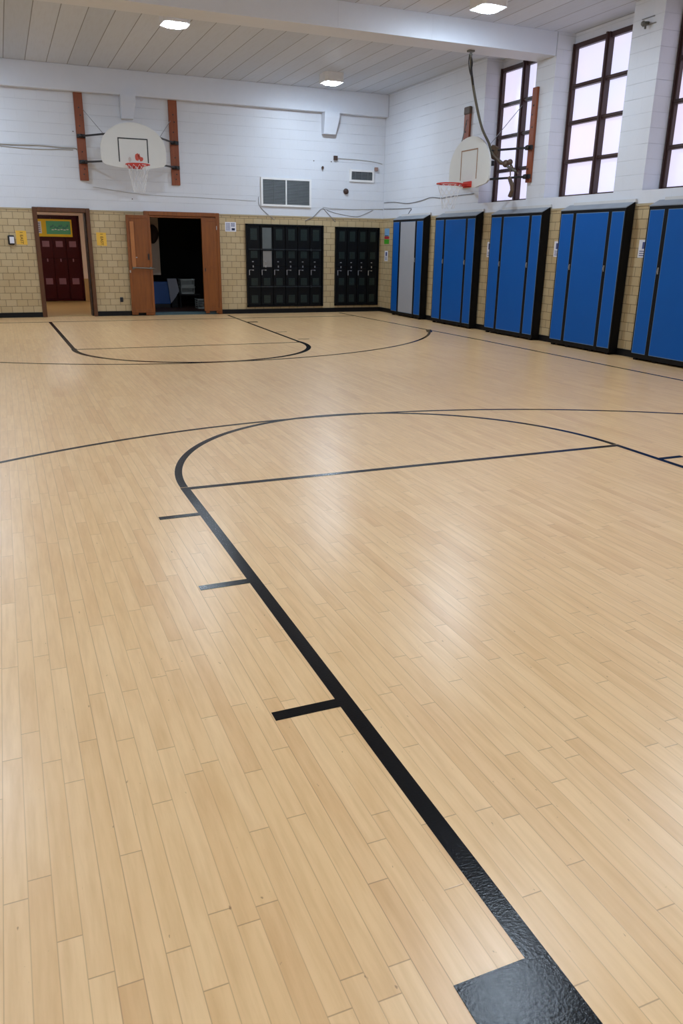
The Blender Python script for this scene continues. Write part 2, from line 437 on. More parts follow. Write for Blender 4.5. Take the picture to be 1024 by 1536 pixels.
struct('wall_front', m, ['brick', 'block'], 'wall of tan and white block behind the camera', 'wall')
m = MB()
for a, b in ((L, .70), (1.84, 2.97), (4.66, R)): m.box((a, D-.018, 0), (b, D, .10))
struct('baseboard_back', m, 'base', 'black rubber baseboard along the far wall', 'baseboard')
struct('baseboard_right', MB().box((R-.018, F0, 0), (R, D-.018, .10)), 'base', 'black rubber baseboard along the window wall', 'baseboard')

# windows
ZR = [2.385, 2.965, 3.56, 4.11, 4.745]
WL = ['brown steel window behind the side hoop', 'tall brown steel window with eight frosted panes, second from the far corner',
      'brown steel window cut by the right edge of the picture', 'window nearer than the picture edge', 'window level with the near key',
      'window beside the camera', 'window behind the camera']
for i, (a, b) in enumerate(BAYS):
    W = thing('window_%d' % (i+1), (RX, (a+b)/2, 2.385), WL[i], 'window', kind='structure')
    c = (a+b)/2; fw = .075
    m = MB()
    m.box((RX-.01, a, ZR[0]), (RX+.07, a+fw, ZR[-1])); m.box((RX-.01, b-fw, ZR[0]), (RX+.07, b, ZR[-1]))
    m.box((RX-.01, a+fw, ZR[-1]-fw), (RX+.07, b-fw, ZR[-1])); m.box((RX-.01, a+fw, ZR[0]), (RX+.07, b-fw, ZR[0]+.05))
    m.box((RX-.03, a+.01, ZR[0]), (RX-.01, a+.035, ZR[-1])); m.box((RX-.03, b-.035, ZR[0]), (RX-.01, b-.01, ZR[-1]))
    part('window_frame', m, 'winframe', W)
    m = MB().box((RX-.045, c-.042, ZR[0]), (RX+.06, c+.042, ZR[-1])); m.box((RX-.075, c-.016, ZR[0]), (RX-.045, c+.016, ZR[-1]))
    part('mullion', m, 'winframe', W)
    m = MB()
    for z in ZR[1:4]:
        m.box((RX-.02, a+fw, z-.03), (RX+.05, c-.042, z+.03)); m.box((RX-.02, c+.042, z-.03), (RX+.05, b-fw, z+.03))
        m.box((RX-.035, a+fw, z-.008), (RX-.02, c-.042, z+.008)); m.box((RX-.035, c+.042, z-.008), (RX-.02, b-fw, z+.008))
    part('crossbar', m, 'winframe', W)
    part('frosted_glass', MB().box((RX+.052, a+fw, ZR[0]+.05), (RX+.06, b-fw, ZR[-1]-fw)), 'glass', W)

# ceiling lights
def light(x, y, lab):
    t = thing('ceiling_light', (x, y, CZ), lab, 'ceiling light', 'square ceiling lights')
    s = .205
    m = MB(); z0, z1 = 4.725, CZ
    c = .045
    oct_ = [(-s+c, -s), (s-c, -s), (s, -s+c), (s, s-c), (s-c, s), (-s+c, s), (-s, s-c), (-s, -s+c)]
    m.prism([(x+p, y+q, z0) for p, q in oct_], (0, 0, z1-z0))
    part('housing', m, 'fixture', t)
    n = 28; vs = []; r = .17
    for (rr, z) in ((1, 4.725), (1, 4.718), (.86, 4.704), (.5, 4.698)):
        for k in range(n):
            a = 2*PI*k/n; e = 2.6
            ca, sa = math.cos(a), math.sin(a); q = r*rr/((abs(ca)**e+abs(sa)**e)**(1/e))
            vs.append((x+q*ca, y+q*sa, z))
    fs = [(j*n+k, j*n+(k+1) % n, (j+1)*n+(k+1) % n, (j+1)*n+k) for j in range(3) for k in range(n)]
    fs += [list(range(n)), list(range(3*n, 4*n))]
    part('lens', MB().add(vs, fs), 'lens', t, 'glowing white lens', smooth=True)
light(2.86, 13.66, 'square white ceiling light left of centre, above the far key')
light(6.68, 16.72, 'boxy white ceiling light near the far right corner')
light(6.69, 10.85, 'ceiling light cut by the top edge of the picture, near the windows')
for x, y in ((-.9, 16.7), (-1.0, 8.6), (6.7, 5.0), (-1.5, 4.4), (3.35, 4.12), (6.7, .6), (-.9, .2), (1.7, -.7)):  # unseen, mostly added to brighten the room; two follow fixture spacing and floor highlight
    light(x, y, 'unseen square ceiling light, from a set mostly added to brighten the room')

# ------------------------------------------------------------------ doors
dr = thing('door_1', (1.27, D, 0), 'brown framed doorway on the left opening to a hallway', 'doorway', kind='structure')
m = MB()
m.box((.70, D-.05, 0), (.79, D+T, 2.23)); m.box((1.765, D-.05, 0), (1.845, D+T, 2.23)); m.box((.79, D-.05, 2.14), (1.765, D+T, 2.23))
part('door_frame', m, 'brown', dr, bevel=.008)
part('inner_jamb', MB().box((1.738, D+.05, 0), (1.766, D+.37, 2.135)), 'jamb', dr, 'inner side of the frame, its shade painted in as a dark colour')
# hallway
struct('floor_hallway', MB().box((-2.0, D, -.12), (2.75, 24.2, .003)), 'htan', 'tan hallway floor seen through the left doorway', 'floor')
m = MB().box((-2.0, 23.75, 0), (2.75, 24.2, 2.75)); m.box((2.6, D+T, 0), (2.75, 23.75, 2.75)); m.box((-2.1, D+T, 0), (-2.0, 23.75, 2.75)); 
m.box((2.05, 23.4, .60), (2.17, 23.75, 2.30)); m.box((-.5, 23.4, 2.225), (2.05, 23.75, 2.30))
struct('wall_hallway', m, 'cream', 'cream hallway wall around the maroon lockers', 'wall')
struct('trim_9', MB().box((2.05, 23.39, 0), (2.17, 23.745, .60)), 'htan', 'tan lower part of the hallway corner post', 'trim')
struct('ceiling_hallway', MB().box((-2.1, D+T, 2.75), (2.75, 24.2, 2.85)), 'cream', 'hallway ceiling', 'ceiling')
t = thing('ceiling_light', (.9, 21.0, 2.75), 'unseen ceiling light added to light the hallway beyond the left doorway', 'ceiling light')  # out of view, added so that the hallway is lit
part('housing', MB().box((.3, 20.8, 2.68), (1.5, 21.2, 2.75)), 'fixture', t); part('lens', MB().box((.33, 20.83, 2.66), (1.47, 21.17, 2.68)), 'hlens', t)

def lockers(name, label, x0, x1, z0, z1, ncol, yf, yb, mats, rows, extra=None, group=None):
    """bank of two-tier lockers; rows = vent z ranges"""
    t = thing(name, ((x0+x1)/2, yf, z0), label, 'lockers', group)
    body, vent, handle = mats
    m = MB(); e = .035; zm = (z0+z1)/2; cw = (x1-x0-2*e)/ncol
    m.box((x0, yf, z0), (x0+e, yb, z1)); m.box((x1-e, yf, z0), (x1, yb, z1)); m.box((x0, yf, z1-e), (x1, yb, z1)); m.box((x0, yf, z0), (x1, yb, z0+e))
    m.box((x0, yf+.06, z0), (x1, yb, z1))
    part('frame', m, body, t)
    for c in range(ncol):
        a = x0+e+c*cw+.01; b = a+cw-.02
        for tier, (za, zb) in enumerate(((zm+.006, z1-e-.006), (z0+e+.006, zm-.006))):
            d = part('locker_door', MB().box((a, yf+.022, za), (b, yf+.06, zb)), body, t, bevel=.004)
            for (va, vb) in rows[tier]:
                vm = MB(); 
                if not (extra and extra(c, tier)):
                    vm.box((a+.07*cw*3, yf+.016, va), (b-.07*cw*3, yf+.024, vb))
                    for k in range(4):
                        zz = va+(vb-va)*(k+.7)/4.4; vm.box((a+.08*cw*3, yf+.008, zz), (b-.08*cw*3, yf+.018, zz+.012))
                    part('vent', vm, vent, d)
            if handle:
                hz = (zm+.09) if tier == 0 else (zm-.10)
                hm = MB().box((a+cw*.30, yf+.004, hz), (a+cw*.30+.035, yf+.024, hz+.02))
                if tier == 1:
                    hm.box((a+.012, yf+.002, hz-.10), (a+.028, yf+.024, hz+.017)); hm.box((a+.02, yf+.008, hz+.01), (a+cw*.31, yf+.016, hz+.017))
                    part('lock', MB().box((a+cw*.34, yf+.006, hz+.07), (a+cw*.34+.022, yf+.024, hz+.115)), handle, d, 'small silver lock')
                part('handle', hm, 'chrome', d, 'small silver latch')
    return t
hl = lockers('locker_bank', 'maroon lockers in the hallway seen through the left doorway', -.43, 2.04, .02, 2.22, 7, 23.41, 23.72, ('maroon', 'mvent', None),
        [[(1.42, 1.57)], [(.45, .61)]])
for x in (.79, 1.14, 1.48, 1.80):
    part('handle', MB().box((x, 23.40, 1.04), (x+.03, 23.425, 1.12)), 'mvent', hl, 'small pinkish latch')
po = thing('bulletin_poster', (1.3, 23.38, 1.68), 'yellow bordered green poster on the maroon lockers', 'poster')
part('border', MB().box((.86, 23.385, 1.68), (1.85, 23.40, 2.12)), 'pyellow', po)
part('green_sheet', MB().box((1.20, 23.379, 1.745), (1.81, 23.385, 2.075)), 'pgreen', po, 'green sheet in the middle of the poster')
m = MB().box((.90, 23.377, 1.76), (1.08, 23.385, 2.06)); part('paper', m, 'white', po, 'white printed sheet on the left')
m = MB()
for k in range(5): m.box((.93, 23.374, 1.80+k*.05), (1.05, 23.378, 1.822+k*.05))
for k in range(9):
    x = 1.30+k*.052; z = 1.90+.03*math.sin(k*1.7); m.tube([(x, 23.375, z), (x+.02, 23.375, z+.06), (x+.04, 23.375, z+.01)], .007, 5)
part('writing', m, 'inkblue', po)
m = MB()
for k in range(6): m.box((1.33+k*.075, 23.374, 1.845+.01*(k % 2)), (1.385+k*.075, 23.379, 1.865+.01*(k % 2)))
part('white_writing', m, 'white', po)

# storage room doorway
dr = thing('door_2', (3.8, D, 0), 'wide orange-brown double doorway to a dark storage room', 'doorway', kind='structure')
m = MB()
m.box((2.975, D-.06, 0), (3.07, D+T, 2.215)); m.box((4.56, D-.045, 0), (4.655, D+T, 2.215)); m.box((3.07, D-.06, 2.13), (4.56, D+T, 2.215))
m.box((3.07, D-.03, 2.09), (4.56, D+T, 2.13))
part('door_frame', m, 'orange', dr, bevel=.008)
# left leaf swung open against the wall
lx0, lx1, ly = 2.575, 3.085, 18.33
lf = part('door_leaf', MB().box((lx0, ly, .07), (lx1, ly+.045, 2.125)).box((lx0, ly, .025), (lx0+.14, ly+.045, .07)).box((lx1-.2, ly, .015), (lx1, ly+.045, .07)), 'orange', dr, 'left leaf swung open against the wall', bevel=.006)
m = MB()
for a, b in (((lx0, ly-.012, 2.06), (lx1, ly, 2.125)), ((lx0, ly-.012, .07), (lx1, ly, .14)), ((lx0, ly-.012, .14), (lx0+.05, ly, 2.06)), ((lx1-.05, ly-.012, .14), (lx1, ly, 2.06)), ((lx0+.05, ly-.012, .97), (lx1-.05, ly, 1.03))): m.box(a, b)
part('panel_rail', m, 'orange', lf)
part('wood_batten', MB().box((lx0+.068, ly-.025, 1.05), (lx0+.15, ly, 1.99)), 'orange2', lf, 'lighter upright batten')
part('push_bar', MB().tube([(lx0+.08, ly-.05, 1.035), (lx1+.03, ly-.05, 1.02)], .013).box((lx0+.07, ly-.05, 1.0), (lx0+.11, ly, 1.05)).box((lx1-.06, ly-.05, 1.0), (lx1-.02, ly, 1.05)), 'steel', lf, 'grey metal push bar')
part('lock_case', MB().box((lx1-.09, ly-.02, 1.20), (lx1-.06, ly-.01, 1.33)), 'black', lf)
part('latch', MB().box((lx0+.005, ly-.03, .93), (lx0+.03, ly-.012, .98)).box((lx0+.16, ly-.02, 1.24), (lx0+.19, ly, 1.26)), 'chrome', lf)
# right leaf
rx0, rx1, ry = 4.225, 4.625, 18.36
lf = part('door_leaf', MB().box((rx0, ry, .08), (rx1, ry+.045, 2.10)).box((rx0+.03, ry, .03), (rx0+.12, ry+.045, .08)).box((rx1-.12, ry, .03), (rx1-.01, ry+.045, .08)), 'orange', dr, 'right leaf standing half closed', bevel=.006)
m = MB()
for a, b in (((rx0, ry-.012, 2.04), (rx1, ry, 2.10)), ((rx0, ry-.012, .08), (rx1, ry, .15)), ((rx0, ry-.012, .15), (rx0+.045, ry, 2.04)), ((rx1-.05, ry-.012, .15), (rx1, ry, 2.04)), ((rx0+.045, ry-.008, 1.035), (rx1-.05, ry, 1.075))): m.box(a, b)
part('panel_rail', m, 'orange', lf)
part('latch', MB().box((rx1-.065, ry-.02, 1.86), (rx1-.05, ry-.012, 1.94)), 'chrome', lf)
part('lock_case', MB().box((rx0+.04, ry-.02, .96), (rx0+.06, ry-.008, 1.03)), 'black', lf)
part('sill', MB().box((3.07, D-.01, 0), (4.56, D+T, .055)), 'teal', dr, 'teal painted sill')
# storage room shell
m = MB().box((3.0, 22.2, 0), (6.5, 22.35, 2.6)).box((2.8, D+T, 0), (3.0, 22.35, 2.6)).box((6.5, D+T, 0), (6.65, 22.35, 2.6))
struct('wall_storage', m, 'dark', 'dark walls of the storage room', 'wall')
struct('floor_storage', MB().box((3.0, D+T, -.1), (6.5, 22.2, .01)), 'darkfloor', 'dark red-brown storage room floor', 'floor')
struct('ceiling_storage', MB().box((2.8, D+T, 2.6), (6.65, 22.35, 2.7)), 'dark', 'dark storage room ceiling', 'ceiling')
struct('trim_10', MB().box((3.0, 20.7, .80), (3.68, 20.78, 2.45)), 'cream', 'narrow cream panel inside the storage room doorway', 'trim')
bg = thing('hanging_bag', (3.50, 20.6, 1.5), 'dark rounded bag hanging on the cream panel in the storage room', 'bag')
part('body', MB().tube(spline([(3.50, 20.6, 1.98), (3.53, 20.58, 1.85), (3.52, 20.58, 1.68), (3.50, 20.6, 1.55)]), .1, 12, rs=[.03]+[.03+.10*math.sin(PI*i/18) for i in range(1, 18)]+[.03]), 'brownbox', bg, smooth=True)
part('strap', MB().torus((3.50, 20.6, 1.84), .13, .012, (1, 0, 0), (0, 0, 1)), 'black', bg)
t = thing('gym_mat', (3.65, 20.5, .01), 'folded navy blue gym mat inside the storage doorway', 'gym mat')
m = MB()
for k in range(4): m.box((3.40, 20.5+k*.055, .10), (3.86, 20.55+k*.055, .64))
part('mat_panels', m, 'matblue', t, bevel=.012); part('base', MB().box((3.42, 20.5, .01), (3.84, 20.72, .10)), 'black', t)
t = thing('draped_cover', (3.93, 20.40, .01), 'grey cover draped over a box beside the navy mat', 'cover')
m = MB().prism([(3.775, 20.40, .72), (4.00, 20.40, .72), (4.06, 20.40, .42), (3.96, 20.40, .26), (3.84, 20.40, .12)], (0, .05, 0))
part('cover', m, 'matgrey', t); part('support', MB().box((3.88, 20.46, .01), (4.02, 20.9, .70)), 'dark', t)
def crate(x0, x1, y0, z0, h, lab, tilt=0):
    t = thing('plastic_crate', ((x0+x1)/2, y0, z0), lab, 'crate', 'grey crates in the storage room')
    m = MB(); y1 = y0+.3
    m.box((x0, y0, z0), (x1, y1, z0+.02))
    for X in (x0, x1-.015): m.box((X, y0, z0), (X+.015, y0+.02, z0+h)); m.box((X, y1-.02, z0), (X+.015, y1, z0+h))
    for k in range(5):
        z = z0+.02+(h-.04)*k/4
        m.box((x0, y0, z), (x1, y0+.012, z+(.02 if k in (0, 4) else .008))); m.box((x0, y1-.012, z), (x1, y1, z+.012)); m.box((x0, y0, z), (x0+.012, y1, z+.012)); m.box((x1-.012, y0, z), (x1, y1, z+.012))
    part('basket', m, 'crate', t)
    part('rim', MB().box((x0-.01, y0-.01, z0+h), (x1+.01, y0+.015, z0+h+.022)).box((x0-.01, y0, z0+h), (x0+.015, y1, z0+h+.022)).box((x1-.015, y0, z0+h), (x1+.01, y1, z0+h+.022)), 'crate', t)
tb = thing('low_shelf', (4.32, 20.6, .01), 'low dark shelf under the two stacked crates', 'shelf')
part('top', MB().box((4.05, 20.35, .31), (4.60, 20.95, .34)), 'dark', tb)
for p, q in ((4.07, 20.37), (4.55, 20.37), (4.07, 20.9), (4.55, 20.9)): part('leg', MB().box((p, q, .01), (p+.03, q+.03, .31)), 'dark', tb)
crate(4.13, 4.48, 20.5, .34, .16, 'grey slatted crate, lower of the stacked pair in the storage room')
crate(4.13, 4.48, 20.5, .524, .16, 'grey slatted crate, upper of the stacked pair in the storage room')
crate(4.42, 4.74, 19.95, .01, .22, 'grey slatted crate on the storage floor beside the right door leaf')

# lockers on the far wall
big = lockers('locker_bank', 'wide black-green locker bank with a grey second column, beside the double door', 5.265, 7.185, .15, 2.01, 6, D-.06, D-.001, ('locker', 'lvent', 'chrome'),
        [[(1.66, 1.91), (1.26, 1.42)], [(.64, .81), (.24, .42)]], extra=lambda c, t: c == 1 and t == 0, group='black lockers on the far wall')
yf = D-.06
part('grey_panel', MB().box((5.66, yf+.012, 1.47), (5.88, yf+.024, 1.93)), 'lgrey', big, 'grey upper panel of the second column')
part('grey_panel', MB().box((5.67, yf+.012, 1.06), (5.88, yf+.024, 1.42)), 'lgrey2', big, 'lighter grey lower panel of the second column')
for z in (1.455, .615): part('security_bar', MB().box((5.32, yf-.012, z-.009), (7.13, yf+.004, z+.009)).box((6.85, yf-.02, z-.03), (6.87, yf, z+.03)), 'bar', big, 'thin grey bar across the doors')
sm = lockers('locker_bank', 'narrower black-green locker bank in the far right corner', 7.50, 8.665, .155, 1.99, 4, D-.06, D-.001, ('locker', 'lvent', 'chrome'),
        [[(1.66, 1.89), (1.26, 1.42)], [(.64, .81), (.24, .42)]], group='black lockers on the far wall')

# vents
def vent(x0, x1, z0, z1, secs, lab, thick):
    t = thing('wall_vent', ((x0+x1)/2, D, z0), lab, 'vent', 'louvred vents on the far wall'); f = .045
    m = MB(); y0 = D-.03
    m.box((x0, y0, z0), (x0+f, D+.006, z1)); m.box((x1-f, y0, z0), (x1, D+.006, z1)); m.box((x0+f, y0, z1-f), (x1-f, D+.006, z1)); m.box((x0+f, y0, z0), (x1-f, D+.006, z0+f))
    part('vent_frame', m, 'fixture', t, 'white frame')
    part('backing', MB().box((x0+f, D-.004, z0+f), (x1-f, D+.004, z1-f)), 'ventdark', t)
    n = int((z1-z0-2*f)/.032); m = MB()
    for k in range(n):
        z = z0+f+.01+k*.032; m.prism([(x0+f, D-.022, z), (x1-f, D-.022, z), (x1-f, D-.006, z+.02), (x0+f, D-.006, z+.02)], (0, .002, .004))
    part('slat', m, 'slat', t, 'grey horizontal louvres')
    for x, wd in secs: part('divider', MB().box((x-wd/2, y0+.002, z0+f), (x+wd/2, D-.003, z1-f)), 'fixture' if wd > .02 else 'slat', t)
vent(5.655, 6.88, 2.40, 3.015, ((5.965, .012), (6.262, .03), (6.565, .012)), 'large white framed double vent on the far wall above the lockers', 0)
vent(7.855, 8.49, 3.01, 3.28, ((8.0, .012), (8.17, .012), (8.33, .012)), 'small white framed vent near the far right corner', 0)

# ------------------------------------------------------------------ basketball hoops
def hoop(label, P, u0, v, z0, W, H, posts, arms, sq, sqmat, loc, decal, rimz, side):
    t = thing('basketball_hoop', loc, label, 'basketball hoop', 'wall-mounted basketball hoops')
    V = lambda a: Vector(P(*a))
    # wooden mounting posts
    for (pu, pw, za, zb) in posts:
        c = [P(pu-pw/2, 0, za), P(pu+pw/2, 0, za), P(pu+pw/2, 0, zb), P(pu-pw/2, 0, zb)]
        off = V((pu, .045, za))-V((pu, 0, za))
        o = part('mounting_post', MB().prism(c, off), 'post', t, 'red-brown timber post', bevel=.006)
        m = MB()
        for (du, zz) in ((.0, zb-.28), (.02, zb-.42), (-.01, zb-.62), (.0, za+.55), (.02, za+.22), (.0, za+.12)):
            m.tube([P(pu+du, .04, zz), P(pu+du, .052, zz)], .014, 8)
        part('bolt', m, 'black', o)
    # fan-shaped board
    pts = []
    hw = W/2
    out = [(-.26, 0), (.26, 0), (hw*.88, .055), (hw-.02, .10), (hw, .17), (hw, .34)]
    for k in range(1, 24):
        a = PI*k/24; out.append((hw*math.cos(a), .34+(H-.34)*math.sin(a)))
    out += [(-hw, .34), (-hw, .17), (-hw+.02, .10), (-hw*.88, .055)]
    off = V((u0, v+.035, z0))-V((u0, v, z0))
    bd = part('backboard', MB().prism([P(u0+a, v, z0+b) for a, b in out], off), 'board', t, 'white fan-shaped board')
    s0, s1, sz0, sz1 = sq; lw = .011; vv = v+.036
    m = MB()
    def rect(a, b, c, d): m.prism([P(a, vv, c), P(b, vv, c), P(b, vv, d), P(a, vv, d)], V((u0, vv+.003, z0))-V((u0, vv, z0)))
    rect(s0-lw, s0+lw, sz0, sz1+lw); rect(s1-lw, s1+lw, sz0, sz1+lw); rect(s0, s1, sz1-lw, sz1+lw)
    part('target_square', m, sqmat, bd, 'painted shooter lines')
    if decal:
        def blob(cu, cz, ru, rz, n=14, seed=1):
            rnd = random.Random(seed)
            return [P(cu+ru*math.cos(2*PI*k/n)*(.8+.3*rnd.random()), vv, cz+rz*math.sin(2*PI*k/n)*(.8+.3*rnd.random())) for k in range(n)]
        dm = MB(); ofs = V((u0, vv+.002, z0))-V((u0, vv, z0))
        dm.prism(blob(u0+.06, z0+.215, .045, .075, seed=3), ofs); dm.prism(blob(u0+.135, z0+.18, .042, .045, seed=5), ofs)
        dm.prism([P(u0+.07, vv, z0+.24), P(u0+.10, vv, z0+.29), P(u0+.125, vv, z0+.22), P(u0+.10, vv, z0+.20)], ofs)
        part('red_mark', dm, 'decal', bd, 'worn red sticker remains')
        part('red_mark', MB().prism(blob(u0-.09, z0+.17, .03, .05, seed=9), ofs), 'faint', bd, 'faded sticker outline')
    # rim
    rr = .229; rv = v+.04+.15+rr
    X = (V((u0+1, v, z0))-V((u0, v, z0))).normalized(); Y = (V((u0, v+1, z0))-V((u0, v, z0))).normalized()
    rim = part('rim', MB().torus(P(u0, rv, rimz), rr, .0115, X, Y), 'rim', t, 'orange-red rim', smooth=True)
    m = MB()
    def lb(a, b):
        pa = Vector(P(*a)); pb = Vector(P(*b)); m.box(pa, pb)
    lb((u0-.14, v+.035, rimz-.05), (u0+.14, v+.05, rimz+.055)); lb((u0-.15, v+.05, rimz-.03), (u0+.15, v+.15, rimz+.012))
    m.tube([P(u0-.14, v+.08, rimz), P(u0-.17, v+.25, rimz-.004)], .012); m.tube([P(u0+.14, v+.08, rimz), P(u0+.17, v+.25, rimz-.004)], .012)
    part('rim_bracket', m, 'rim', t, 'red bracket joining rim and board')
    # net
    m = MB(); ns = 12; lv = 6
    Hn = .50 if not side else .42
    rad = lambda j: (rr-.004)*(1-.52*(j/lv)**.8); zz = lambda j: rimz-.012-Hn*j/lv
    pt = lambda k, j: P(u0+rad(j)*math.cos(2*PI*(k+.5*(j % 2))/ns), rv+rad(j)*math.sin(2*PI*(k+.5*(j % 2))/ns), zz(j))
    for k in range(ns):
        for j in range(lv):
            if side and (k*7+j*3) % 5 == 0 and j > 1: continue
            m.tube([pt(k, j), pt(k, j+1)], .0032, 4, cap=False)
            k2 = k-1 if j % 2 == 0 else k+1
            m.tube([pt(k, j), pt(k2, j+1)], .0032, 4, cap=False)
    part('net', m, 'net', t, 'thin white cord net')
    # arms
    for (pu, pz, bu, bz) in arms:
        m = MB().tube([P(pu, .06, pz), P(bu, v-.02, bz)], .019, 10)
        a = part('support_arm', m, 'black', t, 'black steel arm')
        m = MB(); pa = Vector(P(pu-.085, .045, pz-.035)); pb = Vector(P(pu+.085, .09, pz+.035)); m.box(pa, pb); m.ball(P(pu, .10, pz), .04)
        part('arm_bracket', m, 'black', a)
    return t
far = hoop('basketball hoop with white fan backboard on the far wall above the doorways', lambda u, v, z: (u, D-v, z), 2.705, .965, 2.975, 1.29, .845,
     ((1.80, .175, 2.775, 4.43), (3.72, .185, 2.76, 4.43)),
     ((1.80, 3.62, 2.25, 3.60), (1.80, 3.13, 2.25, 3.10), (3.72, 3.60, 3.18, 3.60), (3.72, 3.11, 3.18, 3.09)),
     (2.41, 2.98, 3.09, 3.525), 'linek', (2.705, D, 2.975), True, 3.02, False)
part('guy_cable', MB().tube([(1.875, 18.38, 4.12), (2.22, 17.52, 3.50)], .006, 6), 'cable2', far, 'thin grey guy cable')
part('guy_cable', MB().tube([(3.65, 18.38, 4.02), (3.20, 17.52, 3.52)], .006, 6), 'cable2', far)
side = hoop('basketball hoop on the window wall, its backboard turned side-on with a bent pole behind', lambda u, v, z: (R-v, u, z), 13.50, .60, 2.60, 1.40, .87,
     ((14.66, .20, 2.68, 4.13), (12.468, .135, 2.66, 4.16)),
     ((14.66, 3.22, 14.0, 3.18), (14.66, 2.76, 14.0, 2.74), (12.468, 3.22, 13.0, 3.19), (12.468, 2.755, 13.0, 2.72)),
     (13.22, 13.77, 2.745, 3.245), 'tan', (R, 13.5, 2.60), False, 2.66, True)
part('post_cap', MB().box((8.70, 14.55, 4.02), (8.765, 14.77, 4.16)), 'rust', side, 'dark cap over the far post', bevel=.02)
pole = spline([(7.33, 12.33, 4.50), (7.5, 12.552, 4.278), (7.72, 12.737, 3.927), (7.95, 12.862, 3.547), (8.16, 12.93, 3.311), (8.27, 12.93, 3.129), (8.4, 12.732, 2.954), (8.5, 12.52, 2.83)])
part('hanging_pole', MB().tube(pole, .022, 10), 'pipe', side, 'long bent pole hanging from the ceiling beam', smooth=True)
m = MB().box((7.28, 12.29, 4.53), (7.38, 12.37, 4.56)).ball((7.33, 12.33, 4.49), .03)
part('beam_clamp', m, 'steel', side, 'clamp under the ceiling beam')
m = MB().tube(spline([(7.29, 12.30, 4.48), (7.32, 12.36, 4.38), (7.40, 12.44, 4.27), (7.47, 12.50, 4.22)]), .009, 6).tube(spline([(7.36, 12.36, 4.47), (7.42, 12.42, 4.38), (7.43, 12.45, 4.30), (7.52, 12.54, 4.2), (7.56, 12.58, 4.12)]), .014, 6)
part('rope_loop', m, 'black', side, 'black rope loops at the top of the pole')
m = MB().prism([(8.22, 12.90, 3.28), (8.20, 12.98, 3.20), (8.27, 12.97, 3.06), (8.31, 12.86, 3.02), (8.30, 12.86, 3.14), (8.27, 12.84, 3.24)], (.05, .0, 0))
m.ball((8.41, 12.72, 2.97), .062); m.ball((8.44, 12.64, 2.99), .05); m.tube([(8.27, 12.93, 3.12), (8.36, 12.80, 2.98), (8.41, 12.72, 2.97)], .03)
m.tube(spline([(8.44, 12.64, 2.99), (8.48, 12.58, 2.88), (8.55, 12.52, 2.80)]), .016)
part('pole_joint', m, 'rust', side, 'rust-brown knuckle joint')
m = MB().tube([(8.43, 12.61, 2.95), (8.43, 12.58, 2.76)], .011)
m.tube([(8.42, 12.60, 2.74), (8.42, 12.55, 2.68), (8.42, 12.49, 2.60), (8.42, 12.48, 2.52), (8.42, 12.53, 2.42)], .03, 8, rs=[.03, .035, .036, .034, .04])
part('strap', m, 'rust', side, 'dark strap dangling in front of the window')
part('guy_cable', MB().tube([(9.02, 13.257, 4.011), (8.85, 13.19, 3.86), (8.2, 12.95, 3.285)], .006, 6), 'cable2', side)
part('guy_cable', MB().tube([(8.70, 14.63, 3.92), (8.19, 13.905, 3.43)], .009, 6), 'steel', side)
m = MB().box((8.17, 12.86, 2.94), (8.26, 13.0, 3.02)); part('hinge', m, 'black', side, 'black hinge behind the board')

